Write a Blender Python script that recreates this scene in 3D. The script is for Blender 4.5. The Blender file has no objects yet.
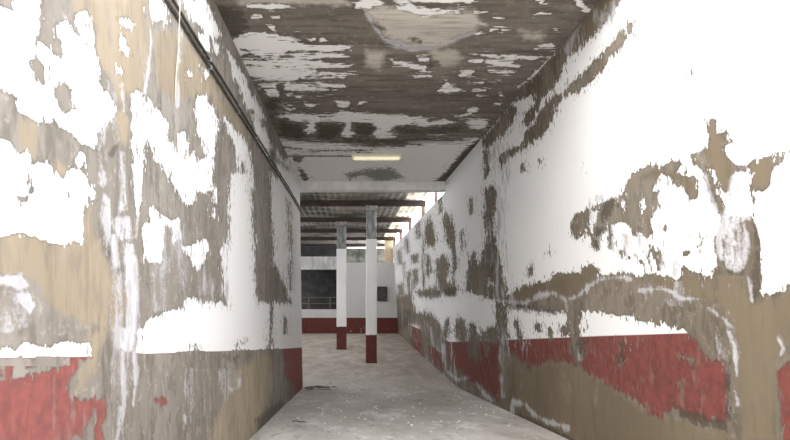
import bpy, bmesh, math, random
import numpy as np
random.seed(7)
rng = np.random.default_rng(7)
C = bpy.context.scene.collection
scn = bpy.context.scene

# ------------------------------------------------------------------ measures
F, VX, VY = 480.0, 352.0, 291.0          # focal length in pixels, vanishing point of the corridor
EYE = 1.94                               # eye height over the lower floor
RAMP = 9.6                               # where the ramp meets the lower floor
SLOPE = 0.102
CEIL = 4.14
BACK = 21.9

def floor_z(y):
    return SLOPE * (RAMP - y) if y < RAMP else 0.0
def xl(z):
    return -0.985 - 0.06 * z / CEIL
def xr(z):
    return 2.12 - 0.25 * z / CEIL

# ------------------------------------------------------------------ object helpers
def tag(o, label=None, cat=None, group=None, kind=None):
    if label: o['label'] = label
    if cat: o['category'] = cat
    if group: o['group'] = group
    if kind: o['kind'] = kind
    return o

def obj(name, bm, m, parent=None, smooth=False):
    me = bpy.data.meshes.new(name)
    bm.normal_update()
    bm.to_mesh(me); bm.free()
    if m: me.materials.append(m)
    if smooth:
        for p in me.polygons: p.use_smooth = True
    o = bpy.data.objects.new(name, me); C.objects.link(o)
    if parent: o.parent = parent
    return o

def empty(name, loc, label, cat, group=None, rz=0):
    o = bpy.data.objects.new(name, None); C.objects.link(o)
    o.location = loc; o.rotation_euler = (0, 0, rz)
    o.empty_display_size = 0.1
    return tag(o, label, cat, group)

def struct(o):
    o['kind'] = 'structure'
    return o

def add_box(bm, x0, x1, y0, y1, z0, z1, bevel=0.0):
    vs = [bm.verts.new(p) for p in ((x0,y0,z0),(x1,y0,z0),(x1,y1,z0),(x0,y1,z0),(x0,y0,z1),(x1,y0,z1),(x1,y1,z1),(x0,y1,z1))]
    fs = [bm.faces.new([vs[i] for i in f]) for f in ((3,2,1,0),(4,5,6,7),(0,1,5,4),(1,2,6,5),(2,3,7,6),(3,0,4,7))]
    if bevel:
        es = list({e for f in fs for e in f.edges})
        bmesh.ops.bevel(bm, geom=es, offset=bevel, segments=2, affect='EDGES', profile=0.6)
    return bm

def box(*a, bevel=0.0):
    return add_box(bmesh.new(), *a, bevel=bevel)

def add_tube(bm, pts, r, seg=10, cap=True):
    from mathutils import Vector
    pts = [Vector(p) for p in pts]
    rings = []
    for i, p in enumerate(pts):
        t = (pts[min(i+1, len(pts)-1)] - pts[max(i-1, 0)]).normalized()
        up = Vector((0,0,1)) if abs(t.z) < 0.9 else Vector((1,0,0))
        a = t.cross(up).normalized(); b = t.cross(a).normalized()
        rr = r[i] if isinstance(r, (list, tuple)) else r
        rings.append([bm.verts.new(p + rr*(math.cos(2*math.pi*k/seg)*a + math.sin(2*math.pi*k/seg)*b)) for k in range(seg)])
    for q, w in zip(rings[:-1], rings[1:]):
        for k in range(seg):
            bm.faces.new((q[k], w[k], w[(k+1) % seg], q[(k+1) % seg]))
    if cap:
        bm.faces.new(rings[0]); bm.faces.new(rings[-1][::-1])
    return bm

def tube(pts, r, seg=10):
    return add_tube(bmesh.new(), pts, r, seg)

# ------------------------------------------------------------------ node helpers
class NT:
    def __init__(self, name):
        self.m = bpy.data.materials.new(name); self.m.use_nodes = True
        self.t = self.m.node_tree; self.t.nodes.clear()
        self.out = self.t.nodes.new('ShaderNodeOutputMaterial')
        self.b = self.t.nodes.new('ShaderNodeBsdfPrincipled')
        self.t.links.new(self.b.outputs[0], self.out.inputs[0])
        self.tc = self.t.nodes.new('ShaderNodeTexCoord')
    def link(self, a, b): self.t.links.new(a, b)
    def _set(self, sock, v):
        if hasattr(v, 'is_linked'): self.link(v, sock)
        else: sock.default_value = v
    def coords(self, scale=(1,1,1), loc=(0,0,0)):
        n = self.t.nodes.new('ShaderNodeMapping'); n.inputs['Scale'].default_value = scale; n.inputs['Location'].default_value = loc
        self.link(self.tc.outputs['Object'], n.inputs[0]); return n.outputs[0]
    def noise(self, scale, detail=6, rough=0.6, stretch=(1,1,1), loc=(0,0,0), dist=0.0):
        n = self.t.nodes.new('ShaderNodeTexNoise')
        self.link(self.coords(stretch, loc), n.inputs['Vector'])
        n.inputs['Scale'].default_value = scale; n.inputs['Detail'].default_value = detail
        n.inputs['Roughness'].default_value = rough; n.inputs['Distortion'].default_value = dist
        return n.outputs[0]
    def attr(self, name):
        n = self.t.nodes.new('ShaderNodeAttribute'); n.attribute_name = name; return n.outputs['Fac']
    def math(self, op, a, b=0.0, c=None):
        n = self.t.nodes.new('ShaderNodeMath'); n.operation = op
        self._set(n.inputs[0], a); self._set(n.inputs[1], b)
        if c is not None: self._set(n.inputs[2], c)
        return n.outputs[0]
    def rng(self, v, a, b, c=0.0, d=1.0, smooth=True):
        n = self.t.nodes.new('ShaderNodeMapRange'); n.interpolation_type = 'SMOOTHSTEP' if smooth else 'LINEAR'
        self._set(n.inputs[0], v)
        for i, q in enumerate((a, b, c, d)): n.inputs[i+1].default_value = q
        return n.outputs[0]
    def mix(self, f, a, b):
        n = self.t.nodes.new('ShaderNodeMix'); n.data_type = 'RGBA'
        self._set(n.inputs[0], f)
        for s, v in ((n.inputs[6], a), (n.inputs[7], b)):
            if hasattr(v, 'is_linked'): self.link(v, s)
            else: s.default_value = (*v, 1.0)
        return n.outputs[2]
    def sep(self):
        n = self.t.nodes.new('ShaderNodeSeparateXYZ'); self.link(self.tc.outputs['Object'], n.inputs[0]); return n.outputs
    def bump(self, h, dist, strength=1.0):
        n = self.t.nodes.new('ShaderNodeBump'); n.inputs['Distance'].default_value = dist; n.inputs['Strength'].default_value = strength
        self.link(h, n.inputs['Height']); self.link(n.outputs[0], self.b.inputs['Normal'])
    def done(self, col, rough=0.85, spec=0.3):
        self._set(self.b.inputs['Base Color'], col if hasattr(col, 'is_linked') else (*col, 1.0))
        self._set(self.b.inputs['Roughness'], rough)
        self.b.inputs['Specular IOR Level'].default_value = spec
        return self.m

def plain(name, a, b, scale=6, rough=0.8, stretch=(1,1,1), bump=0.004, metal=0.0, spec=0.3):
    n = NT(name)
    f = n.noise(scale, 7, 0.65, stretch)
    n.bump(f, bump)
    n.b.inputs['Metallic'].default_value = metal
    return n.done(n.mix(n.rng(f, 0.35, 0.68), a, b), rough, spec)

# worn wall or ceiling: coat of paint with traced wear (attributes hold signed distances of worn patches and one painted light spill)
def worn(name, white, bare_a, bare_b, ochre, red=None, streak=(1,1,0.35), amp=(7.0, 6.0), grit=17.0, mould=None):
    n = NT(name)
    paint, och, chalk_and_glow, dark = n.attr('paint'), n.attr('ochre'), n.attr('chalk_and_glow'), n.attr('dark')
    fine = n.noise(grit, 9, 0.68)
    drip = n.noise(grit*0.8, 6, 0.62, streak, (3.1, 1.7, 0.4))
    flake = n.noise(grit*2.2, 5, 0.6, streak, (7, 5, 2))
    big = n.noise(1.1, 6, 0.6, streak, (1, 9, 4))
    grain = n.noise(55, 5, 0.7)
    mott = n.noise(grit*0.3, 7, 0.62, (1,0.6,streak[2]) if streak[0] == 1 else (0.3,1,1), (5.5, 0.3, 8.1))
    v = n.math('ADD', paint, n.math('MULTIPLY', n.math('SUBTRACT', fine, 0.5), amp[0]*2))
    v = n.math('ADD', v, n.math('MULTIPLY', n.math('SUBTRACT', mott, 0.5), amp[0]*1.6))
    v = n.math('ADD', v, n.math('MULTIPLY', n.math('SUBTRACT', drip, 0.5), amp[1]*2))
    chips = n.math('MULTIPLY', n.rng(flake, 0.58, 0.66), n.rng(paint, 0.5, 12.0, 12.0, 0.0))
    v = n.math('SUBTRACT', v, chips)
    crumbs = n.math('MULTIPLY', n.rng(flake, 0.32, 0.40, 1.0, 0.0), n.rng(paint, -9.0, -0.5, 0.0, 9.0))
    v = n.math('ADD', v, crumbs)
    m = n.rng(v, -0.7, 0.7)
    rim_shade = n.math('MULTIPLY', n.rng(v, -3.2, -0.6), n.rng(v, -0.6, 0.3, 1.0, 0.0))
    # bare render
    scr = n.noise(grit*0.75, 7, 0.7, (1,1,0.13) if streak[0] == 1 else (0.1,1,1), (2.2, 6.1, 3.3))
    bare = n.mix(n.rng(big, 0.36, 0.64), bare_a, bare_b)
    bare = n.mix(n.math('MULTIPLY', n.rng(drip, 0.48, 0.62), 0.55), bare, [c*0.60 for c in bare_a])
    bare = n.mix(n.math('MULTIPLY', n.rng(scr, 0.50, 0.66), 0.40), bare, [c*0.58 for c in bare_a])
    bare = n.mix(n.math('MULTIPLY', n.rng(fine, 0.53, 0.68), 0.50), bare, [min(1, c*1.55) for c in bare_b])
    bare = n.mix(n.math('MULTIPLY', n.rng(mott, 0.53, 0.66), 0.40), bare, [min(1, c*1.45) for c in bare_b])
    ochm = n.rng(n.math('ADD', och, n.math('MULTIPLY', n.math('SUBTRACT', fine, 0.5), 14.0)), -5.0, 5.0)
    ocol = n.mix(n.rng(big, 0.35, 0.65), ochre, [c*0.78 for c in ochre])
    ocol = n.mix(n.math('MULTIPLY', n.rng(drip, 0.46, 0.66), 0.5), ocol, bare_a)
    ocol = n.mix(n.math('MULTIPLY', n.rng(scr, 0.52, 0.68), 0.35), ocol, [c*0.6 for c in bare_a])
    ocol = n.mix(n.math('MULTIPLY', n.rng(mott, 0.54, 0.68), 0.4), ocol, [min(1, c*1.35) for c in bare_b])
    bare = n.mix(ochm, bare, ocol)
    bare = n.mix(n.math('MULTIPLY', rim_shade, 0.42), bare, [c*0.55 for c in bare_a])  # shadow along flaking paint edges, mixed into the bare colour
    # coat
    wcol = n.mix(n.math('MULTIPLY', n.rng(drip, 0.5, 0.8), 0.22), white, [c*0.8 for c in white])
    if mould:
        wcol = n.mix(n.math('MULTIPLY', n.rng(big, 0.45, 0.7), 0.6), wcol, mould)
    if red:
        dado = n.attr('dado')
        rcol = n.mix(n.rng(fine, 0.38, 0.66), red, [red[0]*0.72, red[1]*0.8, red[2]*0.85])
        rcol = n.mix(n.math('MULTIPLY', n.rng(drip, 0.54, 0.68), 0.4), rcol, bare_b)
        rcol = n.mix(n.math('MULTIPLY', n.rng(scr, 0.53, 0.66), 0.45), rcol, [c*0.6 for c in red])
        wcol = n.mix(n.rng(dado, -0.6, 0.6), wcol, rcol)
    col = n.mix(m, bare, wcol)
    dm = n.rng(n.math('ADD', dark, n.math('MULTIPLY', n.math('SUBTRACT', fine, 0.5), 22.0)), -1.5, 2.0)
    col = n.mix(n.math('MULTIPLY', dm, 0.72), col, [c*0.42 for c in bare_a])
    cv = n.math('ADD', chalk_and_glow, n.math('MULTIPLY', n.math('SUBTRACT', drip, 0.5), 16.0))
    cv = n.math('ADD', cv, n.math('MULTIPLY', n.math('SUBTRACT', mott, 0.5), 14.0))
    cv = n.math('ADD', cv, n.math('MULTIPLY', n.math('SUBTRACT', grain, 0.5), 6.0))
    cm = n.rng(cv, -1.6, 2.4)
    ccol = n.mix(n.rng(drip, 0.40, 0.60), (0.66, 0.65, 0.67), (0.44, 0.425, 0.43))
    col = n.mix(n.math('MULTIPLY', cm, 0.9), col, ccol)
    h = n.math('ADD', n.math('MULTIPLY', m, 0.5), n.math('MULTIPLY', fine, 0.45))
    h = n.math('ADD', h, n.math('MULTIPLY', cm, 0.35))
    n.bump(h, 0.008, 0.7)
    return n.done(col, 0.88, 0.2)

# ------------------------------------------------------------------ wear maps
def sd_poly(px, py, poly):
    P = np.array(poly, float); Q = np.roll(P, -1, 0)
    d = np.full(px.shape, 1e9); ins = np.zeros(px.shape, bool)
    for (ax, ay), (bx, by) in zip(P, Q):
        ex, ey = bx-ax, by-ay; L = ex*ex+ey*ey + 1e-9
        t = np.clip(((px-ax)*ex + (py-ay)*ey)/L, 0, 1)
        d = np.minimum(d, (px-ax-t*ex)**2 + (py-ay-t*ey)**2)
        c = (ay > py) != (by > py)
        if abs(ey) > 1e-9: ins ^= c & (px < ex*(py-ay)/ey + ax)
    return np.where(ins, 1, -1)*np.sqrt(d)
def sd_line(px, py, pts, w):
    d = np.full(px.shape, 1e9)
    for (ax, ay), (bx, by) in zip(pts[:-1], pts[1:]):
        ex, ey = bx-ax, by-ay; L = ex*ex+ey*ey + 1e-9
        t = np.clip(((px-ax)*ex + (py-ay)*ey)/L, 0, 1)
        d = np.minimum(d, (px-ax-t*ex)**2 + (py-ay-t*ey)**2)
    return w/2 - np.sqrt(d)
CL = 16.0
def region(px, py, start, ops):
    s = np.full(px.shape, float(start))
    for op, poly in ops:
        a = np.array(poly if op[0] != 'l' else poly[1], float)
        k = (px > a[:,0].min()-CL) & (px < a[:,0].max()+CL) & (py > a[:,1].min()-CL) & (py < a[:,1].max()+CL)
        if not k.any(): continue
        if op[0] == 'l': d = sd_line(px[k], py[k], poly[1], poly[0])
        else: d = sd_poly(px[k], py[k], poly)
        d = np.clip(d, -CL, CL)
        if op[-1] == '+': s[k] = np.maximum(s[k], d)
        else: s[k] = np.minimum(s[k], -d)
    return s

def A(*polys): return [('p+', p) for p in polys]
def S(*polys): return [('p-', p) for p in polys]
def LA(*lines): return [('l+', l) for l in lines]
def LS(*lines): return [('l-', l) for l in lines]

# ---- left wall
LW_paint = A(
 [(-20,-20),(42,-20),(42,0),(40,12),(45,18),(40,33),(39,40),(50,48),(64,62),(61,46),(57,36),(58,22),(68,22),(76,32),(86,45),(93,46),(97,60),(101,72),(100,84),(108,96),(116,106),(112,118),(104,125),(97,140),(95,151),(88,148),(78,141),(70,132),(60,124),(53,117),(43,124),(30,118),(18,111),(18,97),(8,90),(-20,75)],
 [(-20,138),(0,138),(10,142),(17,152),(25,152),(32,164),(38,162),(50,166),(60,176),(64,180),(66,172),(74,168),(82,174),(95,186),(98,200),(92,200),(88,195),(85,210),(84,225),(80,241),(70,240),(66,243),(58,244),(45,240),(30,235),(14,234),(-20,237)],
 [(75,164),(75,159),(80,154),(85,154),(83,165),(77,166)],
 [(75,14),(84,12),(92,26),(95,44),(90,46),(80,34),(74,24)],
 [(118,18),(123,18),(135,24),(133,30),(120,24)], [(119,36),(124,38),(131,56),(126,56),(119,45)], [(117,68),(123,72),(118,73)],
 [(-20,352),(0,352),(15,350),(25,345),(40,346),(60,344),(80,341),(90,341),(93,358),(60,366),(27,366),(22,353),(12,366),(-20,366)],
 # red left
 [(-20,374),(0,372),(10,370),(8,382),(25,380),(30,375),(52,370),(65,362),(70,357),(82,356),(78,368),(70,375),(66,384),(70,402),(85,400),(106,397),(107,415),(103,428),(107,450),(97,450),(92,425),(95,408),(88,420),(80,437),(75,432),(60,450),(-20,450)],
 [(292,347),(305,346),(306,392),(296,397),(290,380),(286,374),(280,385),(272,396),(275,380),(283,366),(290,362)],
 [(152,398),(167,398),(166,404),(157,404)],
 # upper wall
 [(183,0),(208,0),(213,18),(222,36),(212,38),(205,35),(200,25),(190,18)], [(198,33),(206,35),(209,50),(205,55),(200,45)], [(213,40),(218,45),(219,54),(214,50)],
 [(226,48),(232,56),(241,72),(251,92),(264,118),(258,118),(247,106),(238,86),(230,66)],
 [(148,-10),(163,-10),(168,10),(168,28),(160,22),(155,28),(148,15)], [(187,70),(192,76),(188,76)], [(200,65),(209,75),(205,81)],
 [(196,95),(206,95),(214,110),(218,125),(217,140),(213,156),(207,155),(202,143),(197,130)],
 [(148,95),(153,105),(160,112),(168,122),(170,140),(178,152),(178,135),(184,133),(188,145),(188,160),(192,152),(196,165),(204,158),(211,155),(213,170),(212,190),(205,193),(198,192),(196,200),(192,205),(186,204),(178,190),(170,180),(160,163),(154,160),(148,140)],
 [(213,185),(218,190),(216,218),(211,218)],
 [(148,205),(160,214),(167,220),(162,235),(160,262),(148,258)], [(170,220),(180,220),(180,238),(174,240)], [(183,247),(190,245),(208,238),(209,250),(203,262),(196,270),(190,258)],
 [(225,118),(232,125),(240,135),(246,140),(250,155),(252,175),(252,200),(253,225),(255,250),(254,265),(255,290),(258,303),(280,303),(292,304),(288,296),(284,282),(278,268),(273,262),(274,240),(272,222),(270,205),(271,190),(271,172),(282,182),(288,190),(280,176),(274,160),(276,150),(281,158),(287,160),(292,164),(310,185),(310,362),(270,364),(138,368),(138,332),(148,322),(165,313),(183,306),(187,298),(195,298),(200,303),(212,303),(220,300),(228,308),(230,305),(224,292),(222,270),(220,250),(222,245),(228,245),(230,220),(228,200),(230,190),(232,175),(238,170),(236,160),(234,145),(228,130)],
 [(250,112),(257,115),(262,125),(271,145),(271,158),(262,150),(255,130)],
 [(130,92),(142,92),(147,108),(146,140),(143,170),(141,218),(136,216),(131,170),(133,130)], [(140,226),(158,215),(162,250),(152,262),(146,260),(142,245)],
) + S(
 [(-20,-20),(12,-5),(13,9),(7,8),(-20,2)], [(30,62),(35,60),(46,68),(44,83),(40,76),(32,68)], [(54,86),(62,79),(70,90),(72,100),(78,110),(62,112),(53,95)],
 [(243,163),(245,163),(244,174),(242,174)], [(287,200),(290,202),(290,250),(288,250)], [(192,344),(197,345),(200,352),(193,353)], [(284,318),(287,318),(287,334),(284,332)],
 [(290,228),(292,232),(291,290),(289,290)], [(17,196),(22,196),(26,199),(30,190),(32,176),(33,190),(27,201),(20,200)],
 [(68,190),(71,196),(73,203),(69,198)],
) + LS((3.0,[(272,300),(271,320),(270,352)]), (1.6,[(150,315),(166,311),(183,306)]), (1.5,[(236,346),(244,342)]))
LW_ochre = A(
 [(66,-20),(148,-20),(149,40),(147,80),(140,88),(128,95),(120,105),(112,80),(100,60),(93,45),(88,25),(75,12)],
 [(-20,234),(14,232),(45,236),(84,222),(88,208),(91,222),(97,240),(104,255),(110,270),(112,300),(110,330),(95,325),(80,322),(60,315),(48,300),(35,280),(-20,270)],
 [(20,118),(34,124),(38,140),(34,158),(24,150),(18,135)], [(58,160),(66,168),(70,172),(62,178),(54,170)],
 [(235,370),(265,353),(270,360),(268,400),(262,420),(245,450),(205,450),(225,400)], [(112,112),(124,110),(130,130),(128,145),(118,140)],
 [(84,340),(96,330),(106,330),(100,350),(95,372),(88,380),(76,392),(78,378),(86,362)], [(110,275),(122,275),(126,300),(122,328),(110,328)],
 [(150,35),(180,30),(200,60),(215,85),(226,100),(200,95),(180,100),(160,90)], [(205,90),(235,110),(248,140),(240,150),(225,120)], [(272,172),(283,185),(302,216),(303,260),(276,262)])
LW_chalk = LA((2.6,[(147,-5),(151,40),(148,70),(145,92)]), (2.5,[(121,84),(123,110),(126,122)]), (4,[(121,408),(117,440)]), (3.4,[(123,352),(123,390),(125,405),(120,425)]),
 (3.0,[(134,352),(136,380),(133,405)]), (2.5,[(110,170),(112,190),(108,205)]),(2.2,[(178,-5),(180,30),(178,105)])) + A(
 [(99,118),(112,118),(107,130),(105,160),(108,180),(104,190),(97,185),(97,150)], [(119,150),(128,150),(128,210),(118,215)], [(102,190),(112,200),(114,225),(108,240),(98,215)],
 [(110,232),(116,234),(120,265),(114,268),(110,250)], [(122,240),(135,243),(138,270),(139,300),(136,332),(125,332),(128,300),(124,270)], [(104,215),(141,215),(138,240),(120,242)],
 [(115,328),(136,328),(133,350),(124,352),(118,346)], [(5,275),(20,275),(30,284),(20,290),(8,284)], [(17,293),(30,292),(36,305),(30,315),(18,300)],
 [(183,415),(187,415),(187,424),(184,424)], [(229,388),(235,388),(232,392)], [(238,380),(241,379),(239,386)], [(10,276),(26,280),(26,283),(10,281)])
LW_dark = A([(112,146),(117,146),(114,158),(110,156)], [(107,235),(111,250),(109,262),(106,248)], [(118,268),(124,266),(125,274),(119,274)], [(118,196),(121,200),(120,230),(117,225)],
 [(264,148),(270,150),(290,168),(288,172),(275,160)], [(222,356),(240,356),(236,362)], [(255,420),(280,400),(285,404),(262,436)])
LW_veil = A([(98,112),(145,92),(146,215),(140,335),(114,345),(104,235),(96,190)], [(152,225),(226,225),(226,300),(152,310)], [(115,340),(136,340),(134,440),(112,440)], [(0,272),(38,275),(42,320),(10,330)], [(52,2),(66,18),(80,40),(64,58),(44,40)], [(98,85),(106,80),(120,108),(112,112)], [(180,370),(240,372),(225,400),(185,425)])
def LW_cut(px, d, p):
    q = p.copy()
    k = (d > 0) & (px > 128) & (px < 284) & ~((px > 148) & (px < 170) & (d > 30))
    q[k] = np.minimum(q[k], -12.0)
    k = (d > 0) & (d < 9) & (px < 70); q[k] = np.minimum(q[k], -9.0)
    return q
LW_dado = [(-50,359),(0,358),(92,356.5),(140,354),(270,349.5),(303,347.5),(320,346.5)]

# ---- right wall
RW_bare = [
 [(603,-10),(632,-10),(618,8),(608,22),(592,38),(575,52),(566,64),(560,76),(551,92),(545,95),(538,108),(535,118),(528,128),(522,124),(525,112),(535,104),(533,96),(524,96),(515,104),(520,112),(512,122),(504,135),(496,142),(490,146),(486,150),(480,140)],
 [(634,20),(631,32),(620,48),(610,62),(595,78),(580,90),(567,98),(556,105),(553,118),(548,130),(535,140),(522,150),(510,158),(503,166),(500,170),(498,157),(505,150),(520,145),(524,140),(524,132),(534,124),(540,112),(548,100),(562,91),(575,78),(585,72),(600,55),(612,40),(625,28)],
 [(484,150),(491,150),(490,160),(488,172),(485,178)], [(484,190),(492,186),(497,195),(497,205),(494,215),(494,232),(495,245),(500,260),(503,275),(507,288),(506,300),(496,302),(488,298),(476,295),(464,291),(467,270),(472,260),(480,265),(483,250),(487,236),(485,222),(484,210)],
 [(443,216),(446,213),(451,218),(455,230),(455,250),(458,260),(455,275),(458,290),(456,297),(445,296),(440,292),(438,284),(436,268),(435,262),(440,256),(445,253),(448,262),(447,280),(452,284),(452,262),(450,250),(445,240),(444,228)],
 [(426,220),(430,216),(434,226),(437,240),(434,248),(428,247),(424,240)], [(414,291),(424,289),(435,286),(442,292),(440,298),(428,299),(418,296)], [(469,255),(474,250),(477,262),(476,276),(470,276)],
 [(411,256),(418,254),(418,262),(412,263)], [(412,270),(418,268),(419,280),(414,290),(412,296)], [(423,235),(425,250),(424,287),(422,287)], [(397,285),(404,282),(405,295),(398,298)], [(403,265),(405,262),(404,280)],
 [(394,308),(403,304),(409,311),(414,308),(420,315),(426,309),(430,318),(436,320),(443,330),(446,320),(449,318),(450,332),(446,341),(448,360),(462,372),(472,384),(480,384),(500,404),(504,415),(440,385),(385,340)],
 [(404,240),(408,236),(410,252),(406,254)], [(397,252),(401,248),(402,264),(398,264)], [(415,222),(419,218),(421,236),(417,240)], [(407,272),(410,270),(411,296),(407,298)], [(437,196),(441,194),(442,214),(438,214)], [(460,232),(463,230),(464,252),(461,254)], [(394,296),(412,292),(416,312),(430,312),(446,332),(446,352),(462,386),(440,390),(392,345)], [(425,252),(430,256),(432,272),(427,276)], [(470,200),(473,198),(474,212),(471,213)],
 [(456,320),(460,317),(465,320),(468,330),(468,342),(458,342),(455,332)], [(468,324),(474,323),(480,334),(478,326),(484,332),(487,329),(496,326),(499,318),(500,344),(480,343),(480,358),(475,363),(470,356),(468,343)],
 [(494,300),(500,300),(507,312),(508,345),(508,415),(500,412),(499,330)],
 # arch band
 [(503,296),(515,291),(522,285),(533,283),(545,280),(553,275),(565,274),(578,272),(590,265),(600,268),(599,275),(612,275),(625,272),(640,278),(648,273),(658,274),(668,276),(682,277),(684,268),(688,270),(700,275),(712,278),(716,262),(714,240),(722,218),(750,218),(754,222),(757,232),(760,240),(760,290),(763,296),(775,294),(786,292),(786,286),(810,280),(810,360),(790,364),(775,372),(778,385),(780,410),(779,450),(727,450),(728,380),(725,362),(712,360),(702,352),(698,343),(690,335),(680,329),(665,325),(645,321),(625,317),(600,313),(583,313),(582,322),(580,335),(582,350),(589,352),(580,363),(575,363),(570,350),(570,337),(560,337),(560,328),(566,322),(565,313),(540,311),(520,307),(504,307)],
 [(515,320),(519,322),(522,332),(523,341),(518,341)], [(535,324),(541,325),(541,332),(535,331)], [(549,328),(553,330),(555,339),(550,339)], [(505,324),(508,326),(510,339),(505,339)], [(582,326),(588,328),(586,333),(582,332)],
 [(503,345),(512,354),(522,362),(530,371),(536,367),(548,361),(562,360),(572,362),(580,365),(590,374),(605,384),(622,392),(636,400),(648,412),(662,419),(673,407),(680,412),(695,418),(715,422),(727,421),(730,450),(540,450),(500,412)],
 [(675,350),(682,356),(696,359),(693,370),(688,362),(678,357)], [(672,382),(685,380),(687,385),(680,386)], [(617,340),(622,340),(621,356),(623,365),(617,366),(618,352)],[(630,340),(633,344),(631,347)],
 # upper blotches
 [(708,118),(714,122),(717,135),(727,132),(732,142),(724,150),(728,158),(738,165),(747,165),(746,172),(735,172),(733,182),(728,192),(722,190),(718,178),(712,168),(706,168),(704,175),(700,170),(695,165),(690,155),(700,150),(708,148),(710,140),(706,125)],
 [(750,162),(768,158),(780,152),(786,152),(784,158),(772,166),(770,185),(762,192),(752,190)],
 [(632,172),(645,168),(655,164),(670,162),(684,160),(686,165),(678,170),(690,178),(699,178),(698,198),(690,200),(686,190),(682,186),(676,188),(672,180),(668,175),(662,184),(656,196),(657,204),(652,214),(650,222),(655,232),(645,236),(632,236),(630,224),(620,222),(612,226),(613,246),(610,248),(609,228),(603,232),(598,240),(600,250),(595,250),(591,246),(594,238),(590,236),(585,236),(576,238),(572,230),(573,222),(578,214),(588,208),(600,203),(612,200),(622,193),(628,180)],
 [(702,175),(710,170),(718,185),(722,200),(728,212),(722,216),(712,200)],
 [(664,225),(667,225),(668,232),(664,232)], [(702,235),(705,237),(704,248),(697,247)], [(685,253),(692,248),(690,254)], [(545,253),(548,249),(550,254)], [(528,268),(531,264),(532,275),(529,276)],
 [(621,254),(624,246),(626,256),(630,258),(622,258)], [(636,258),(644,262),(640,263)], [(651,244),(654,240),(655,256),(652,258)], [(657,252),(661,246),(664,256),(664,266),(660,272),(658,262)], [(649,252),(651,262),(650,268),(648,262)],
 [(522,167),(524,164),(525,170),(523,172)], [(539,160),(541,160),(541,164)], [(582,168),(585,166),(583,171)], [(690,72),(693,72),(692,76),(690,76)], [(752,195),(755,195),(754,204)],
]
RW_paint = S(*RW_bare) + A([(588,228),(589,220),(593,213),(600,210),(597,216),(592,226),(592,234)], [(620,206),(625,202),(626,210),(622,210)], [(641,202),(646,194),(647,208),(643,212)], [(658,180),(664,177),(660,190),(656,194),(654,188)],
 [(486,274),(490,276),(494,286),(489,285)],
 [(411,324),(419,326),(423,345),(424,364),(413,350)], [(428,346),(440,350),(446,374),(432,364)], [(449,346),(456,352),(463,362),(470,375),(478,383),(490,394),(499,402),(499,348),(488,346),(485,370),(480,360),(471,358),(466,344)]) + S(
 [(470,344),(478,344),(480,358),(475,364),(471,356)], [(484,344),(488,344),(487,356)])
RW_ochre = A(
 [(603,-10),(632,-10),(618,8),(600,28),(580,46),(565,62),(580,36)], [(505,296),(520,287),(545,281),(560,276),(578,272),(590,266),(598,270),(590,283),(575,294),(565,298),(555,291),(540,294),(525,302),(510,301)],
 [(512,356),(530,372),(548,362),(572,364),(590,376),(622,394),(648,414),(690,425),(727,430),(727,455),(540,455),(506,405)],
 [(720,275),(735,275),(745,290),(755,305),(786,294),(786,288),(810,282),(810,330),(775,350),(774,440),(742,440),(735,330),(722,310),(714,295)],
 [(650,276),(680,277),(710,282),(716,300),(700,298),(680,292),(655,286)], [(708,120),(717,138),(730,140),(726,156),(736,168),(728,190),(718,178),(700,168),(695,160),(708,150)],
 [(495,232),(500,262),(506,290),(500,296),(497,262)], [(750,162),(770,160),(768,186),(752,188)], [(497,158),(515,150),(505,166),(500,170)], [(640,178),(660,165),(695,182),(694,198),(680,182)], [(433,230),(436,245),(430,246)])
RW_chalk = LA((2.4,[(501,312),(503,330),(501,350),(503,372),(502,396)]), (2.6,[(500,300),(510,302),(525,303),(540,295),(555,293),(565,300),(576,297),(590,286),(600,279),(620,277),(632,279)]), (2.6,[(568,302),(570,314)]),
 (3.4,[(640,291),(660,288),(672,292),(680,298),(706,300)]), (4,[(708,308),(715,312),(722,318),(730,326)]), (5,[(729,332),(734,345),(737,375)]), (4,[(735,390),(738,405)]), (3,[(745,272),(750,285),(752,300)]),
 (2.4,[(494,168),(500,215),(498,240),(497,285)]), (2,[(487,150),(489,165)]), (2.2,[(503,296),(500,285)]), (2.5,[(448,372),(457,380),(465,378)]), (2.2,[(431,328),(433,345),(441,352)]), (2,[(444,345),(445,378)]), (3,[(477,384),(484,394),(492,400)]),
 (3.4,[(513,402),(524,404),(534,414),(546,421),(568,428)]), (2.5,[(511,402),(511,412)]), (2,[(577,346),(580,360)]), (2,[(778,338),(783,348),(780,354)]), (1.6,[(514,344),(516,352)]), (1.6,[(523,343),(522,350)])) + A(
 [(718,222),(725,214),(745,214),(750,240),(748,260),(745,272),(735,274),(725,268),(718,255),(715,240)], [(732,175),(748,175),(752,222),(720,222),(728,195)], [(700,178),(706,174),(714,200),(722,214),(706,214)], [(730,112),(745,112),(746,140),(735,142)], [(676,140),(708,128),(706,148),(690,152)])
RW_dark = A([(754,224),(757,232),(760,240),(760,290),(757,303),(752,300),(753,270),(756,250)], [(674,403),(690,411),(712,419),(728,420),(728,432),(700,427),(680,416)], [(596,224),(602,228),(600,249),(595,249)], [(609,228),(612,228),(613,246),(610,248)],
 [(724,262),(732,262),(746,268),(744,274),(730,274)], [(737,255),(742,252),(742,262),(738,262)], [(500,412),(520,412),(560,432),(590,450),(560,450)], [(690,360),(698,360),(692,372)], [(576,340),(586,340),(584,356),(577,352)], [(395,312),(410,310),(411,324),(400,330)],
 [(505,309),(540,313),(562,314),(540,308),(520,304)], [(726,372),(730,360),(730,420),(726,420)], [(492,238),(497,262),(490,275)], [(618,342),(624,342),(622,364),(617,364)], [(444,290),(456,288),(456,296),(446,296)],[(602,224),(618,206),(612,198),(600,206)])
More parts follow.
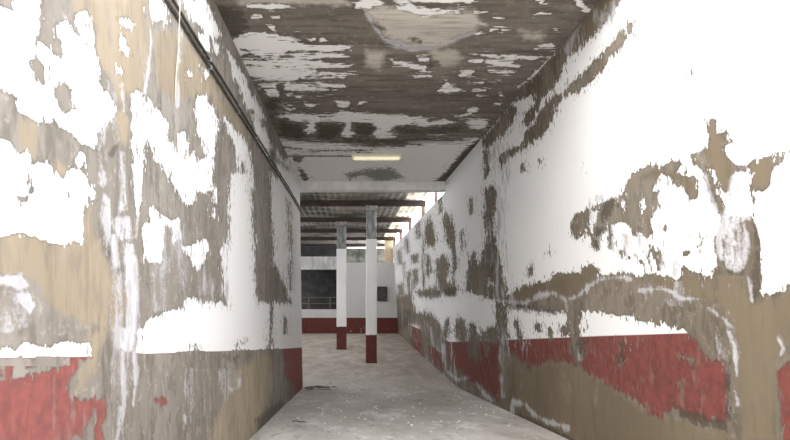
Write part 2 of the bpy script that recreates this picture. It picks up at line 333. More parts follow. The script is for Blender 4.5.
RW_veil_and_glow = A([(600,-8),(630,-8),(608,20),(590,40),(574,54),(566,50)], [(695,125),(748,108),(758,222),(745,275),(712,262),(695,222)], [(610,236),(700,236),(705,276),(612,274)], [(640,284),(728,282),(742,380),(728,420),(716,330),(690,306),(640,300)], [(484,145),(506,145),(512,300),(484,300)], [(505,340),(530,340),(524,372),(508,362)], [(396,312),(448,330),(456,388),(440,376)], [(590,200),(660,180),(655,225),(590,225)])  # first patch paints light spilled onto the upper wall; the rest is chalk
RW_dado = [(380,308),(395,317),(410,325),(450,342),(505,340),(600,336),(690,333),(790,329),(850,327)]

# ---- ceiling
CE_white = [
 [(247,5),(280,4),(293,7),(275,9),(252,8)], [(250,15),(262,14),(264,19),(252,19)], [(270,16),(280,15),(281,20),(272,20)], [(269,27),(274,26),(276,31),(271,31)], [(293,29),(298,29),(297,32)],
 [(229,42),(238,36),(250,32),(265,32),(285,37),(300,40),(290,42),(305,44),(330,45),(348,47),(335,50),(320,50),(305,50),(290,51),(282,54),(275,57),(262,57),(250,53),(240,55),(235,50)],
 [(290,54),(320,52),(345,54),(350,57),(330,58),(310,59),(295,57)],
 [(238,60),(270,59),(300,61),(330,62),(353,66),(330,69),(300,70),(335,71),(358,74),(340,75),(310,75),(295,80),(280,82),(270,80),(255,78),(245,75),(240,66)],
 [(300,77),(345,77),(345,79),(300,79)], [(290,83),(345,84),(345,87),(300,87)], [(320,39),(323,38),(325,41),(321,42)], [(308,40),(314,39),(312,42)],
 [(353,5),(370,-4),(384,3),(370,8),(356,8)], [(396,6),(412,4),(420,8),(440,8),(462,12),(440,14),(430,16),(420,15),(412,12),(398,9)], [(375,-5),(480,-5),(470,2),(440,4),(400,3)],
 [(470,11),(488,12),(480,14)], [(493,17),(506,18),(504,20),(494,19)], [(480,31),(485,32),(478,33)], [(490,29),(499,28),(499,30),(490,31)], [(501,29),(515,29),(515,31),(502,31)],
 [(485,62),(500,60),(522,64),(518,67),(495,66)], [(470,61),(482,60),(481,63)], [(388,58),(396,60),(410,63),(425,65),(425,71),(410,68),(395,65)], [(418,57),(430,57),(428,61),(419,61)], [(458,74),(470,70),(474,72),(465,75),(460,76)], [(410,75),(430,74),(432,77),(415,77)], [(440,80),(448,80),(447,82)], [(468,82),(485,82),(480,84)],
 [(487,70),(505,70),(516,72),(514,74),(490,73)], [(490,79),(504,79),(500,81)], [(534,13),(552,13),(550,15),(535,15)], [(548,28),(560,27),(558,30),(550,30)], [(535,-2),(545,-2),(542,4),(537,3)], [(576,-2),(583,4),(590,10),(585,11),(578,5)], [(537,46),(552,42),(554,47),(545,48)],
 [(468,53),(490,54),(520,54),(548,57),(535,59),(510,59),(490,57)], [(550,57),(556,54),(540,72),(528,82),(518,87),(530,77)], [(499,92),(505,94),(501,97)], [(494,102),(502,102),(500,105)],
 [(258,84),(275,82),(276,88),(265,88)], [(285,82),(310,84),(345,84),(345,86),(310,87),(335,91),(325,92),(300,91),(280,89)], [(263,88),(278,90),(278,96),(270,97)], [(288,96),(303,96),(300,98)], [(274,104),(292,105),(285,106)], [(286,109),(295,110),(290,111)], [(305,104),(315,105),(310,107)], [(336,101),(350,101),(348,104),(338,103)], [(357,101),(367,102),(360,104)], [(338,106),(346,106),(343,108)],
 [(271,114),(300,114),(320,116),(335,115),(340,110),(348,110),(355,113),(370,114),(380,115),(400,115),(410,116),(425,118),(430,122),(440,119),(457,122),(452,124),(425,127),(410,124),(395,126),(388,132),(396,136),(395,138),(380,140),(373,135),(378,128),(370,123),(352,122),(350,130),(355,134),(348,137),(340,136),(344,130),(346,123),(335,121),(315,122),(315,132),(308,134),(305,130),(310,122),(295,122),(288,118),(275,116)],
 [(463,122),(475,119),(487,120),(489,125),(478,130),(470,127)], [(454,116),(470,113),(474,115),(460,117)], [(466,109),(477,108),(477,111),(468,111)], [(427,136),(445,134),(440,136)], [(438,90),(445,85),(447,80),(450,86),(465,90),(445,92)], [(472,88),(487,88),(486,91),(474,91)], [(477,95),(485,95),(484,97)], [(500,93),(504,93),(502,98),(498,96)],
 [(278,138),(310,142),(340,143),(372,147),(400,146),(420,143),(450,141),(485,137),(440,195),(290,195)],
]
CE_paint = A(*CE_white) + S([(248,65),(295,65),(295,67),(250,67)], [(253,78),(260,79),(258,92),(253,92)], [(275,80),(283,82),(286,92),(277,92)],[(240,49),(250,51),(254,54),(242,52)], [(432,4),(450,3),(458,6),(440,7)],
 [(480,138),(462,152),(446,172),(428,188),(440,192),(480,145)], [(293,155),(303,157),(300,163),(294,162)], [(297,166),(303,170),(309,180),(304,182)])
CE_paint += LS((1.3,[(280,147),(310,150),(372,151)]))
CE_ochre = A([(366,8),(378,5),(400,8),(425,12),(450,10),(475,10),(480,22),(475,32),(460,36),(445,46),(430,48),(412,48),(400,42),(385,36),(378,25),(368,15)], [(430,50),(455,50),(462,58),(455,66),(435,68)], [(230,-5),(340,-5),(350,4),(300,3),(240,4)], [(520,32),(545,34),(540,40),(525,38)],
 [(366,50),(385,52),(380,70),(366,66)])
CE_chalk = LA((3.0,[(365,10),(373,25),(383,38),(398,45)]), (1.8,[(385,35),(400,43),(412,49),(436,49)]), (1.6,[(470,12),(478,22),(485,25)]), (1.4,[(436,48),(458,38),(476,32)]), (1.4,[(282,139),(310,143),(372,147),(420,144),(470,140)]))
CE_dark = A([(370,24),(385,27),(386,31),(376,29)], [(410,37),(420,37),(421,42),(412,42)], [(378,18),(386,19),(384,21)], [(280,121),(300,124),(305,135),(300,140),(280,134)], [(318,124),(342,124),(340,136),(330,140),(318,138)], [(353,124),(372,124),(376,130),(368,136),(356,134)], [(396,126),(425,129),(458,125),(466,130),(440,134),(410,134),(398,132)],
 [(340,138),(400,140),(440,138),(400,143),(350,142)], [(428,62),(440,60),(440,68),(430,68)], [(344,174),(360,170),(374,168),(392,168),(404,178),(380,183),(362,176),(350,180)], [(480,139),(466,150),(448,170),(432,187),(442,191),(484,143)],[(215,5),(240,8),(250,28),(232,38),(222,25)],[(272,96),(282,100),(274,112),(264,104)])

def dado_attr(px, py, line):
    L = np.array(line, float)
    return py - np.interp(px, L[:,0], L[:,1])

def set_attrs(me, n_front, px, py, P, O, K, D, start, dado=None, veil=(), cut=None):
    data = {'paint': region(px, py, start, P), 'ochre': region(px, py, -CL, O), 'chalk_and_glow': np.maximum(np.minimum(region(px, py, -CL, K), 2.5), np.minimum(region(px, py, -CL, veil), -1.6)), 'dark': np.minimum(region(px, py, -CL, D), 4.0)}
    if dado is not None: data['dado'] = dado_attr(px, py, dado)
    if cut is not None: data['paint'] = cut(px, data['dado'], data['paint'])
    n = len(me.vertices)
    for k, v in data.items():
        a = me.attributes.new(k, 'FLOAT', 'POINT')
        full = np.full(n, -CL); full[:n_front] = v
        if k == 'paint': full[n_front:] = CL
        a.data.foreach_set('value', full.astype(np.float32))

def grid_mesh(name, P, m, extra_boxes, flip):
    """P: (cols, rows, 3) array of points -> mesh plus closed backing boxes."""
    nc, nr, _ = P.shape
    V = [tuple(p) for p in P.reshape(-1, 3)]
    Fc = []
    for i in range(nc-1):
        for j in range(nr-1):
            q = (i*nr+j, (i+1)*nr+j, (i+1)*nr+j+1, i*nr+j+1)
            Fc.append(q[::-1] if flip else q)
    for cs in extra_boxes:                      # eight corners each
        b = len(V); V += cs
        Fc += [tuple(b+i for i in f) for f in ((3,2,1,0),(4,5,6,7),(0,1,5,4),(1,2,6,5),(2,3,7,6),(3,0,4,7))]
    me = bpy.data.meshes.new(name); me.from_pydata(V, [], Fc); me.update()
    me.materials.append(m)
    o = bpy.data.objects.new(name, me); C.objects.link(o)
    return o

def proj(P):
    y = np.maximum(P[...,1], 0.9)
    return VX + F*P[...,0]/y, VY - F*(P[...,2]-EYE)/y

def wall_grid(xf, ys, zb, zt):
    cols = []
    R = 190
    for y in ys:
        b, t = zb(y), zt(y)
        yy = max(y, 0.9)
        vb = min(max(b+0.02, EYE - (442-VY)*yy/F), t-0.1); vt = max(min(t-0.02, EYE + (VY+2)*yy/F), vb+0.05)
        z = np.concatenate([np.linspace(b, vb, 5)[:-1], np.linspace(vb, vt, R), np.linspace(vt, t, 5)[1:]])
        cols.append(np.stack([np.array([xf(q) for q in z]), np.full(z.shape, y), z], 1))
    return np.array(cols)

# ------------------------------------------------------------------ materials
M_left = worn('peeling_white_paint_over_render', (0.80,0.785,0.775), (0.185,0.160,0.133), (0.265,0.238,0.208), (0.35,0.285,0.205), red=(0.265,0.088,0.076))
M_right = worn('flaking_white_and_red_paint', (0.80,0.785,0.775), (0.150,0.123,0.093), (0.215,0.182,0.145), (0.185,0.145,0.095), red=(0.19,0.058,0.048))
M_ceil = worn('stained_board_marked_concrete', (0.86,0.835,0.815), (0.140,0.120,0.098), (0.225,0.195,0.163), (0.62,0.57,0.49), streak=(0.14,1,1), amp=(4.0,5.0), grit=16.0)
M_white = plain('dusty_white_paint', (0.72,0.70,0.69), (0.82,0.81,0.80), 3, 0.85, (1,1,0.4))
M_timber = plain('dark_brown_timber', (0.030,0.019,0.016), (0.062,0.040,0.033), 8, 0.8, (0.2,1,1))
M_steel = plain('dull_galvanised_steel', (0.13,0.13,0.125), (0.30,0.30,0.29), 14, 0.42, (1,1,0.3), 0.002, 0.6, 0.5)
M_black = plain('black_cable_sheath', (0.05,0.044,0.038), (0.10,0.09,0.078), 30, 0.6)
M_wire = plain('beige_wire_sheath', (0.55,0.46,0.34), (0.62,0.54,0.42), 30, 0.6)
M_clip = plain('grey_clip_metal', (0.2,0.2,0.2), (0.3,0.3,0.3), 30, 0.5, metal=0.5)
M_dark = plain('painted_room_shade', (0.035,0.033,0.033), (0.06,0.056,0.055), 3, 0.95)  # near-black colour gives the room behind the opening its shade
M_rail = plain('dark_painted_iron', (0.10,0.095,0.085), (0.16,0.15,0.13), 20, 0.6, metal=0.3)
M_cream = plain('cream_plastic', (0.82,0.76,0.58), (0.86,0.81,0.64), 10, 0.5, bump=0.0005)
_b = [x for x in M_cream.node_tree.nodes if x.type == 'BSDF_PRINCIPLED'][0]
_b.inputs['Emission Color'].default_value = (1.0, 0.90, 0.62, 1); _b.inputs['Emission Strength'].default_value = 0.12
M_capm = plain('cream_end_cap', (0.62,0.56,0.42), (0.70,0.64,0.50), 10, 0.5, bump=0.0005)
M_pier = plain('sandy_render', (0.55,0.42,0.28), (0.68,0.55,0.40), 6, 0.9)

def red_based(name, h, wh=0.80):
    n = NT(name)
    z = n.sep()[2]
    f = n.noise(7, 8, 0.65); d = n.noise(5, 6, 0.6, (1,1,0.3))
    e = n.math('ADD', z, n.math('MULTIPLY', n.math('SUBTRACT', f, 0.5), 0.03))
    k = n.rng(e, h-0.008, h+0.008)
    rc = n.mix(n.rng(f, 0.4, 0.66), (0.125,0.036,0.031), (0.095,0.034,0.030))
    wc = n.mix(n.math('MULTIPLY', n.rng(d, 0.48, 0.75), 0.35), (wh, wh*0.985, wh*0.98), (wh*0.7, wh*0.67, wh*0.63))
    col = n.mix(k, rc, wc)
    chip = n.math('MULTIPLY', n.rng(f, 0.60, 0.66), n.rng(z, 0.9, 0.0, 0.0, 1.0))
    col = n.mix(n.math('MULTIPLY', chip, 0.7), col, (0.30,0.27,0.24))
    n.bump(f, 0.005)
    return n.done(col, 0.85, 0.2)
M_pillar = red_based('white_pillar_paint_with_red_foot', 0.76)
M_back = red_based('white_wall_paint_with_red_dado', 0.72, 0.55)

def floor_material():
    n = NT('worn_dusty_concrete_floor')
    big = n.noise(0.55, 7, 0.62, (1,0.6,1)); mid = n.noise(2.4, 8, 0.66, (1,0.55,1), (4,1,0)); fine = n.noise(14, 8, 0.7, (1,0.6,1))
    col = n.mix(n.rng(big, 0.35, 0.66), (0.42,0.385,0.35), (0.58,0.55,0.515))
    col = n.mix(n.math('MULTIPLY', n.rng(mid, 0.52, 0.66), 0.65), col, (0.74,0.72,0.70))
    col = n.mix(n.math('MULTIPLY', n.rng(mid, 0.46, 0.34, 0.0, 1.0), 0.6), col, (0.34,0.295,0.255))
    hall = n.rng(n.math('ADD', n.sep()[1], n.math('MULTIPLY', n.math('SUBTRACT', mid, 0.5), 4.0)), 9.0, 11.2)
    hall_tone = n.mix(n.rng(mid, 0.36, 0.64), (0.27,0.225,0.185), (0.44,0.395,0.35))
    col = n.mix(n.math('MULTIPLY', hall, 0.8), col, hall_tone)  # browner, darker mix from the ramp foot onwards
    fl = n.noise(6, 8, 0.7, (1,0.4,1), (1,7,1))
    col = n.mix(n.math('MULTIPLY', n.rng(fl, 0.54, 0.66), 0.5), col, (0.24,0.215,0.19))
    spots = n.noise(34, 4, 0.6, (1,0.6,1), (2,2,2))
    col = n.mix(n.math('MULTIPLY', n.rng(spots, 0.655, 0.71), 0.75), col, (0.78,0.76,0.73))
    crack = n.noise(1.3, 5, 0.55, (1,0.8,1), (9,3,1))
    cr = n.rng(n.math('ABSOLUTE', n.math('SUBTRACT', crack, 0.5)), 0.0, 0.006, 1.0, 0.0)
    col = n.mix(n.math('MULTIPLY', cr, 0.55), col, (0.17,0.15,0.13))
    h = n.math('ADD', n.math('MULTIPLY', fine, 0.5), n.math('MULTIPLY', mid, 0.6))
    n.bump(h, 0.014)
    return n.done(col, n.rng(mid, 0.3, 0.7, 0.62, 0.9), 0.3)
M_floor = floor_material()

def roof_material():
    n = NT('dusty_asbestos_sheet')
    f = n.noise(1.6, 7, 0.62, (0.6,1,1)); g = n.noise(9, 6, 0.6)
    col = n.mix(n.rng(f, 0.38, 0.64), (0.22,0.195,0.168), (0.38,0.345,0.30))
    st = n.noise(0.9, 6, 0.65, (0.8,1.4,1), (5,2,0))
    col = n.mix(n.math('MULTIPLY', n.rng(st, 0.47, 0.58), 0.85), col, (0.08,0.085,0.072))
    n.bump(g, 0.004)
    return n.done(col, 0.9, 0.15)
M_roof = roof_material()

# ------------------------------------------------------------------ floor: ramp and lower floor
bm = bmesh.new()
ys = [-1.0] + list(np.linspace(0, 8.8, 12)) + [9.2, 9.5, 9.7, 10.0] + list(np.linspace(10.5, 22.2, 14))
def fz(y):                                  # soft toe where the ramp meets the floor
    if y <= 9.1: return floor_z(y)
    if y >= 10.1: return 0.0
    t = (10.1-y); return SLOPE*t*t/2.0*1.0
prev = None
for y in ys:
    x0 = -1.6 if y <= 9.55 else -5.0
    row = []
    for x in (-5.0, -1.6, -1.0, 0.0, 1.0, 2.0, 2.6):
        row.append(bm.verts.new((x, y, fz(y))))
    low = [bm.verts.new((v.co.x, y, -0.6)) for v in (row[0], row[-1])]
    if prev:
        for a in range(6): bm.faces.new((prev[0][a], prev[0][a+1], row[a+1], row[a]))
    prev = (row, low)
struct(obj('floor', bm, M_floor))

# ------------------------------------------------------------------ walls
ysL = sorted(set([-1.0, -0.4, 0.2, 0.6, 0.9, 1.15] + [1.06*F/(VX-p) for p in np.arange(-6, 300, 1.25)] + [9.58]))
ysL = [y for y in ysL if y <= 9.58]
PL = wall_grid(xl, ysL, lambda y: fz(y)-0.08, lambda y: 4.40)
def slab(xf, s, y0, y1, z0, z1, t=0.28):
    # closed backing behind the painted face
    a = 0.004*s
    return [(xf(z0)+a, y0, z0), (xf(z0)+a, y1, z0), (xf(z0)+t*s, y1, z0), (xf(z0)+t*s, y0, z0),
            (xf(z1)+a, y0, z1), (xf(z1)+a, y1, z1), (xf(z1)+t*s, y1, z1), (xf(z1)+t*s, y0, z1)]
wl = grid_mesh('wall_left', PL, M_left, [slab(xl, -1, -1.0, 9.60, -0.3, 4.40, 0.30)], True)
px, py = proj(PL.reshape(-1,3))
set_attrs(wl.data, PL.shape[0]*PL.shape[1], np.clip(px,-8,310), np.clip(py,-8,448), LW_paint, LW_ochre, LW_chalk, LW_dark, -CL, LW_dado, LW_veil, LW_cut)
struct(wl)

SILL = 3.94
ysR = sorted(set([-1.0, -0.3, 0.4, 0.9, 1.4, 1.8] + [2.0*F/(p-VX) for p in np.arange(394.6, 798, 1.25)] + [9.74, 9.76, 21.95]))
ysR = [y for y in ysR if y <= 21.95]
PR = wall_grid(xr, ysR, lambda y: fz(y)-0.08, lambda y: 4.40 if y < 9.75 else SILL)
wr = grid_mesh('wall_right', PR, M_right, [slab(xr, 1, -1.0, 9.75, -0.3, 4.40, 0.22), slab(xr, 1, 9.75, 22.2, -0.3, SILL, 0.22)], False)
px, py = proj(PR.reshape(-1,3))
set_attrs(wr.data, PR.shape[0]*PR.shape[1], np.clip(px,394,798), np.clip(py,-8,448), RW_paint, RW_ochre, RW_chalk, RW_dark, CL, RW_dado, RW_veil_and_glow)
struct(wr)

# ------------------------------------------------------------------ corridor ceiling with end lintel
CE0, CE1 = 3.3, 9.78
cy = [CE0, 3.45] + [(CEIL-EYE)*F/(VY-p) for p in np.arange(-4, 180.4, 0.9)] + [9.62]
cy = sorted(y for y in cy if y <= 9.62)
cx = np.linspace(-1.12, 1.90, 300)
PC = np.array([[(x, y, CEIL) for y in cy] for x in cx])
ce = grid_mesh('ceiling', PC, M_ceil, [[(-1.5,CE0,CEIL+0.004),(2.2,CE0,CEIL+0.004),(2.2,CE1,CEIL+0.004),(-1.5,CE1,CEIL+0.004),(-1.5,CE0,4.5),(2.2,CE0,4.5),(2.2,CE1,4.5),(-1.5,CE1,4.5)]], True)
px, py = proj(PC.reshape(-1,3))
set_attrs(ce.data, PC.shape[0]*PC.shape[1], px, np.clip(py,-4,195), CE_paint, CE_ochre, CE_chalk, CE_dark, -CL)
struct(ce)
M_lintel = plain('grey_white_limewash', (0.62,0.59,0.57), (0.78,0.76,0.74), 4, 0.9)
struct(obj('trim_1', box(-1.14, 1.93, 9.62, 9.84, 3.96, 4.139, bevel=0.008), M_lintel))

# ------------------------------------------------------------------ lower hall shell
# corrugated roof over the hall: ridges run away from the eye
bm = bmesh.new()
RZ = 4.40
xs = np.arange(-5.2, 1.48, 0.03)
prof = [0.010*math.sin(2*math.pi*x/0.18) for x in xs]
rows = []
for y in (9.70, 14.4, 19.1, 27.5):
    rows.append(([bm.verts.new((x, y, RZ+0.03+p)) for x, p in zip(xs, prof)], [bm.verts.new((x, y, RZ+0.042+p)) for x, p in zip(xs, prof)]))
for (a, b), (c, d) in zip(rows[:-1], rows[1:]):
    for k in range(len(xs)-1):
        bm.faces.new((a[k], c[k], c[k+1], a[k+1])); bm.faces.new((b[k], b[k+1], d[k+1], d[k]))
struct(obj('ceiling_hall', bm, M_roof, smooth=True))
# translucent strip added along the right-hand eave for the glow under the roof
def sheet_material():
    n = NT('translucent_eave_glow')
    tr = n.t.nodes.new('ShaderNodeBsdfTranslucent'); mx = n.t.nodes.new('ShaderNodeMixShader')
    tr.inputs[0].default_value = (0.80, 0.70, 0.55, 1)
    f = n.noise(1.8, 7, 0.65, (1, 0.8, 1))
    n.link(n.rng(f, 0.40, 0.56, 0.30, 0.03), mx.inputs[0])
    n.link(n.b.outputs[0], mx.inputs[1]); n.link(tr.outputs[0], mx.inputs[2]); n.link(mx.outputs[0], n.out.inputs[0])
    return n.done(n.mix(n.rng(f, 0.42, 0.62), (0.50,0.42,0.32), (0.24,0.19,0.15)), 0.8, 0.2)
bm = bmesh.new()
xs2 = np.arange(1.44, 1.93, 0.025)
rr = [[bm.verts.new((x, y, RZ+0.028+0.012*math.sin(2*math.pi*x/0.18))) for x in xs2] for y in (9.70, 14.4, 19.1, 27.5)]
for a, c in zip(rr[:-1], rr[1:]):
    for k in range(len(xs2)-1): bm.faces.new((a[k], c[k], c[k+1], a[k+1]))
struct(obj('ceiling_eave', bm, sheet_material(), smooth=True))

def X(px, y): return (px-VX)*y/F
def Z(py, y): return EYE + (VY-py)*y/F
# back wall: solid right half, low parapet and head band around a dark opening on the left
bm = bmesh.new()
xm = -0.46
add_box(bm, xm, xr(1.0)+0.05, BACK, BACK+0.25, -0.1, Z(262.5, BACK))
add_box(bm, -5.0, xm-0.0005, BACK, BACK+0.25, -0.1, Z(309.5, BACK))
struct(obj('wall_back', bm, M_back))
M_head = plain('grey_panel_paint', (0.42,0.41,0.40), (0.62,0.61,0.60), 4, 0.9, (1,1,0.5))
bm = bmesh.new()
zb, zt = Z(269.5, BACK), Z(256.5, BACK)
x = -5.0
while x < xm-0.01:
    x1 = min(x+0.46, xm)
    add_box(bm, x+0.006, x1-0.006, BACK+0.02, BACK+0.10, zb+0.12, zt, bevel=0.01)
    x = x1
add_box(bm, -5.0, xm, BACK-0.02, BACK+0.14, zb, zb+0.115, bevel=0.012)
struct(obj('trim_2', bm, M_head))
# sandy pier in the far corner under the roof
struct(obj('trim_3', box(X(385.5, BACK), xr(3.4), BACK+0.3, BACK+0.6, 0.0, RZ), M_pier))
# dark room behind the opening
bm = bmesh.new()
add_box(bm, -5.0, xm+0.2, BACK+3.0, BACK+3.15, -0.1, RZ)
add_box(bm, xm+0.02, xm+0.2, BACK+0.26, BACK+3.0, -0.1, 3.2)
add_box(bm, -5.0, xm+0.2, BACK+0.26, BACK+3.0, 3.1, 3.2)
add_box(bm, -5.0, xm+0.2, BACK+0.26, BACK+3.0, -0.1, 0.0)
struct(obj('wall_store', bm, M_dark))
M_farwall = plain('dark_mottled_far_wall', (0.05,0.052,0.042), (0.16,0.155,0.13), 2.2, 0.95)  # mottled dark wall closing the view over the back wall
struct(obj('wall_far', box(-5.2, X(385.0, 26.8), 26.6, 26.8, -0.1, 4.30), M_farwall))
# unseen left side of the hall, opened under the roof to admit daylight
bm = bmesh.new()
add_box(bm, -5.2, -5.0, 9.3, 22.2, -0.1, 2.9)
add_box(bm, -5.0, -1.33, 9.30, 9.58, -0.1, 4.40)
struct(obj('wall_hall_left', bm, M_white))

# ------------------------------------------------------------------ pillars
def pillar(cx, y, w, dep, label):
    t = empty('concrete_pillar', (cx, y+dep/2, 0), label, 'pillar')
    t['kind'] = 'thing'
    h = w/2; k = dep/2
    bm = box(-h, h, -k, k, 0, 3.34, bevel=0.012); obj('shaft', bm, M_pillar, t)
    bm = box(-h-0.008, h+0.008, -k-0.008, k+0.008, 0.0, 0.05, bevel=0.012); obj('foot', bm, M_pillar, t)
    # upper length bare and wrapped in sheet
    bm = bmesh.new()
    q = h*0.92
    add_box(bm, -q, q, -k*0.92, k*0.92, 3.34, 4.10, bevel=0.02)
    for sx in (-0.55, 0.05, 0.6):
        add_box(bm, sx*q-0.012, sx*q+0.012, -k*0.92-0.01, -k*0.9, 3.36, 4.08, bevel=0.004)
    o = obj('sleeve', bm, M_steel, t); o['label'] = 'dull grey metal sleeve on the upper shaft'
    bm = box(-h-0.02, h+0.03, -k-0.02, k+0.02, 4.10, 4.24, bevel=0.015); o = obj('cap', bm, M_capblock, t); o['label'] = 'dirty grey bearing block under the beam'
    return t
M_capblock = plain('dirty_mortar', (0.14,0.125,0.11), (0.34,0.32,0.30), 9, 0.95)
pillar(X(371.5, 12.9), 12.9, 0.29, 0.29, 'nearer white square pillar with red foot, standing right of the other pillar')
pillar(X(341.5, 15.9), 15.9, 0.33, 0.30, 'farther white square pillar with chipped red foot, standing left of the nearer one')

# ------------------------------------------------------------------ beams and sill posts
BY = [12.95, 15.95, 18.9, 21.75, 24.8]
names = ['dark timber roof beam nearest the corridor, resting on the nearer pillar',
         'second dark roof beam from the corridor, resting on the farther pillar',
         'third dark roof beam from the corridor, behind both pillars',
         'fourth dark roof beam from the corridor, close to the white back wall',
         'last dark roof beam, beyond the top of the back wall']
for i, y in enumerate(BY):
    bm = bmesh.new()
    n = 16
    ring0 = None
    for k in range(n+1):
        x = -5.0 + (xr(4.2)+0.12+5.0)*k/n
        j = lambda: random.uniform(-0.006, 0.006)
        vs = [bm.verts.new((x, y+dy+j(), z+j()*(0 if z < 4.3 else 0.4))) for dy, z in ((0,4.242),(0.14,4.242),(0.14,4.39),(0,4.39))]
        if ring0:
            for q in range(4): bm.faces.new((ring0[q], ring0[(q+1)%4], vs[(q+1)%4], vs[q]))
        else: bm.faces.new(vs)
        ring0 = vs
    bm.faces.new(ring0[::-1])
    bmesh.ops.recalc_face_normals(bm, faces=bm.faces[:])
    tag(obj('roof_beam', bm, M_timber), names[i], 'beam', 'timber beams under the hall roof', 'thing')
plabels = ['short brown post on the right wall top under the nearest roof beam', 'short brown post on the right wall top under the second roof beam',
           'short brown post on the right wall top under the third roof beam', 'short brown post on the right wall top under the fourth roof beam']
M_post = plain('red_brown_post', (0.10,0.06,0.05), (0.20,0.13,0.11), 10, 0.85)
for i, y in enumerate(BY[:4]):
    o = obj('sill_post', box(xr(4)+0.0, xr(4)+0.10, y+0.02, y+0.12, SILL, 4.241, bevel=0.006), M_post)
    tag(o, plabels[i], 'post', 'posts on the right wall top', 'thing')
o = obj('sill_post', box(xr(4)+0.02, xr(4)+0.08, 11.0, 11.06, SILL, 4.375, bevel=0.005), M_post)
tag(o, 'slim brown post in the first bright gap beside the corridor ceiling end', 'post', 'posts on the right wall top', 'thing')

# ------------------------------------------------------------------ fluorescent batten with feed conduit
ly, lz = 7.77, CEIL
t = empty('ceiling_light', (X(376.5, ly), ly, CEIL), 'long cream strip light fixed across the pale end of the ceiling', 'light')
hw = 0.385
obj('housing', box(-hw, hw, -0.03, 0.03, -0.030, 0.006, bevel=0.006), M_capm, t)
obj('diffuser', box(-hw+0.015, hw-0.015, -0.040, 0.040, -0.085, -0.0305, bevel=0.018), M_cream, t)
for s in (-1, 1):
    obj('end_cap', box(s*hw-0.016, s*hw+0.016, -0.042, 0.042, -0.087, 0.006, bevel=0.006), M_capm, t)
M_conduit = plain('painted_conduit', (0.20,0.18,0.165), (0.30,0.28,0.26), 20, 0.7)
t = empty('conduit_pipe', (-0.36, ly, CEIL), 'thin grey conduit along the ceiling from the left wall to the strip light', 'conduit')
obj('pipe', tube([(xl(4.1)+0.36+0.005, 0.0, -0.018), (-0.05, 0.0, -0.018), (X(376.5, ly)-hw+0.36-0.022, 0.0, -0.02)], 0.011), M_conduit, t)
for x in (-0.55, -0.15, 0.2):
    obj('clip', box(x-0.012, x+0.012, -0.02, 0.02, -0.032, -0.001, bevel=0.003), M_clip, t)

# ------------------------------------------------------------------ cables on the left wall
def cable(z0, r, label, off, seed):
    off = r+0.002
    R = random.Random(seed)
    pts = []
    for k in range(60):
        y = 1.2 + (9.56-1.2)*k/59
        z = z0 - 0.004*math.sin(k*0.5+seed) + R.uniform(-0.0015, 0.0015) - 0.05*max(0, (y-7)/2.6)**2*0.6
        pts.append((xl(z)+off, y, z))
    t = empty('electric_cable', (xl(z0), 1.2, z0), label, 'cable', 'cables along the left wall')
    o = obj('sheath', tube([(p[0]-xl(z0), p[1]-1.2, p[2]-z0) for p in pts], r, 8), M_black, t, True)
    for k in range(4, 58, 6):
        p = pts[k]
        obj('clip', box(p[0]-xl(z0)-off+0.001, p[0]-xl(z0)+r+0.004, p[1]-1.2-0.012, p[1]-1.2+0.012, p[2]-z0-r-0.004, p[2]-z0+r+0.004, bevel=0.002), M_clip, t)
cable(3.612, 0.0095, 'upper of the two dark cables running high along the left wall', 0.016, 1)
cable(3.550, 0.011, 'lower of the two dark cables running high along the left wall', 0.018, 4)
zs = np.linspace(3.90, 3.03, 14)
tag(obj('hanging_wire', tube([(xl(z)+0.034-0.026*k/13, 2.86-0.09*k/13+0.006*math.sin(k), z) for k, z in enumerate(zs)], 0.0032, 6), M_wire, smooth=True),
    'thin beige wire hanging down the left wall across the two cables', 'wire')

# ------------------------------------------------------------------ box on the back wall, railing in the opening
x0, x1, z0, z1 = X(377.3, BACK), X(386.7, BACK), Z(301, BACK), Z(286.5, BACK)
t = empty('meter_box', ((x0+x1)/2, BACK, z0), 'dark grey square metal box on the white back wall beside the nearer pillar', 'box')
w = (x1-x0)/2; h = z1-z0
bm = bmesh.new()
add_box(bm, -w, w, -0.10, -0.001, h-0.05, h, bevel=0.006); add_box(bm, -w, w, -0.10, -0.001, 0, 0.04, bevel=0.006)
add_box(bm, -w, -w+0.05, -0.10, -0.001, 0.041, h-0.051); add_box(bm, w-0.04, w, -0.10, -0.001, 0.041, h-0.051)
obj('frame', bm, plain('black_metal_frame', (0.03,0.03,0.032), (0.05,0.05,0.05), 9, 0.6), t)
obj('door', box(-w+0.051, w-0.041, -0.05, -0.002, 0.041, h-0.051), plain('dark_grey_door', (0.055,0.055,0.058), (0.09,0.09,0.093), 9, 0.6), t)
obj('handle', box(w-0.11, w-0.07, -0.075, -0.051, h*0.35, h*0.6, bevel=0.006), M_rail, t)

t = empty('metal_railing', (-2.2, BACK+0.125, Z(309.5, BACK)), 'dark iron railing standing on the low parapet in the dark opening', 'railing')
zr = Z(297.5, BACK) - Z(309.5, BACK)
for z in (zr, zr*0.5):
    obj('rail', tube([(-2.6, 0, z), (1.66, 0, z)], 0.018), M_rail, t)
for x in (-2.4, -1.4, -0.4, 0.22, 1.2):
    obj('post', tube([(x, 0, 0), (x, 0, zr+0.02)], 0.02), M_rail, t)

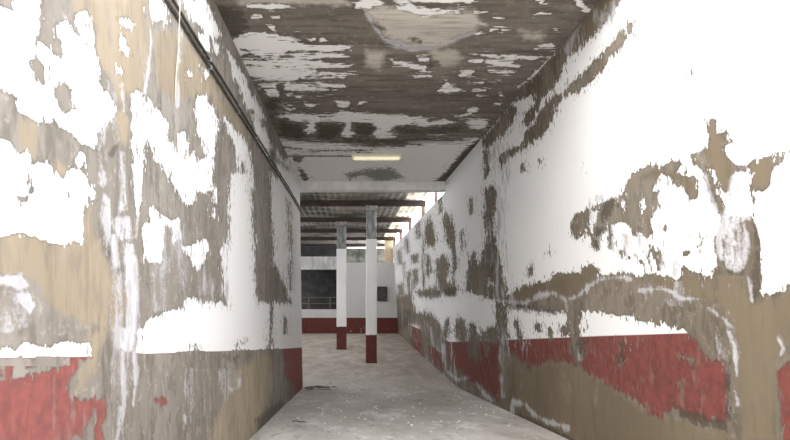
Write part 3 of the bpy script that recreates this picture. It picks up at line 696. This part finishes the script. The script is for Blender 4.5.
# ------------------------------------------------------------------ debris on the floor
def chips(spots, n, size, seed):
    R = random.Random(seed); bm = bmesh.new()
    for _ in range(n):
        cx, cyy, rx, ry = R.choice(spots)
        x = cx + R.gauss(0, rx); y = cyy + R.gauss(0, ry)
        if not (xl(0)+0.06 < x < xr(0)-0.08): continue
        s = size*R.uniform(0.4, 1.5); z = fz(y)
        k = R.randint(4, 6); a0 = R.uniform(0, 6.28)
        ring = [(x+s*R.uniform(0.6,1.1)*math.cos(a0+6.283*i/k), y+s*1.3*R.uniform(0.6,1.1)*math.sin(a0+6.283*i/k)) for i in range(k)]
        top = [bm.verts.new((p, q, fz(q)+0.005+R.uniform(0, 0.006))) for p, q in ring]
        bot = [bm.verts.new((p, q, fz(q)-0.002)) for p, q in ring]
        bm.faces.new(top)
        for i in range(k): bm.faces.new((bot[i], bot[(i+1)%k], top[(i+1)%k], top[i]))
    return bm
M_flake = plain('fallen_paint_chip', (0.66,0.64,0.60), (0.80,0.78,0.74), 20, 0.9)
tag(obj('paint_flakes', chips([(0.3,5.6,0.6,0.6),(0.9,6.2,0.5,0.8),(-0.2,6.4,0.4,0.6),(1.2,7.5,0.4,1.0),(0.1,8.5,0.6,1.0),(1.85,8.8,0.08,1.5),(-0.9,7.5,0.06,1.4),(0.6,11.5,0.7,1.3)], 190, 0.013, 3), M_flake),
    'scattered white flakes of fallen paint on the concrete floor', 'paint flakes', None, 'stuff')
M_dirt = plain('dark_litter', (0.05,0.042,0.035), (0.11,0.095,0.08), 20, 0.95)
tag(obj('rubble', chips([(X(309,9.55),9.50,0.05,0.05),(X(316,9.6),9.65,0.09,0.05),(X(324,9.6),9.6,0.08,0.04)], 150, 0.032, 5), M_dirt),
    'dark line of litter and grit at the end of the left wall', 'rubble', None, 'stuff')
def twig(pts, r, label):
    tag(obj('twig', tube([(x, y, fz(y)+r+dz) for x, y, dz in pts], r, 6), M_dirt, smooth=True), label, 'twig', 'twigs on the floor')
twig([(-0.70,5.62,0),(-0.66,5.64,0.006),(-0.60,5.58,0.004),(-0.545,5.60,0)], 0.006, 'small dark twig lying on the ramp near the left wall')
twig([(-0.86,9.22,0),(-0.70,9.26,0.008),(-0.56,9.23,0.004),(-0.42,9.27,0)], 0.007, 'longer dark twig at the foot of the ramp beside the litter')

# ------------------------------------------------------------------ light: open daylight
w = bpy.data.worlds.new('daylight'); scn.world = w; w.use_nodes = True
wt = w.node_tree; wt.nodes.clear()
wo = wt.nodes.new('ShaderNodeOutputWorld'); wb = wt.nodes.new('ShaderNodeBackground')
wb.inputs[0].default_value = (0.93, 0.965, 1.0, 1); wb.inputs[1].default_value = 1.75
wt.links.new(wb.outputs[0], wo.inputs[0])
def sun(name, energy, direction, angle, col):
    from mathutils import Vector
    l = bpy.data.lights.new(name, 'SUN'); l.energy = energy; l.angle = math.radians(angle); l.color = col
    o = bpy.data.objects.new(name, l); C.objects.link(o)
    o.rotation_euler = Vector(direction).to_track_quat('-Z', 'Y').to_euler()
sun('hazy_sun', 0.9, (0.62, 0.50, -0.62), 60, (1.0, 0.95, 0.86))

# ------------------------------------------------------------------ camera
cam = bpy.data.cameras.new('camera'); co = bpy.data.objects.new('camera', cam); C.objects.link(co)
co.location = (0, 0, EYE); co.rotation_euler = (math.radians(90), 0, 0)
cam.sensor_width = 36; cam.sensor_fit = 'HORIZONTAL'; cam.lens = F/790*36
cam.shift_x = (395-VX)/790; cam.shift_y = (VY-220)/790
cam.clip_start = 0.05
scn.camera = co
scn.view_settings.view_transform = 'Standard'
scn.view_settings.look = 'None'
scn.view_settings.gamma = 1
scn.view_settings.use_curve_mapping = False
scn.view_settings.exposure = 1.85
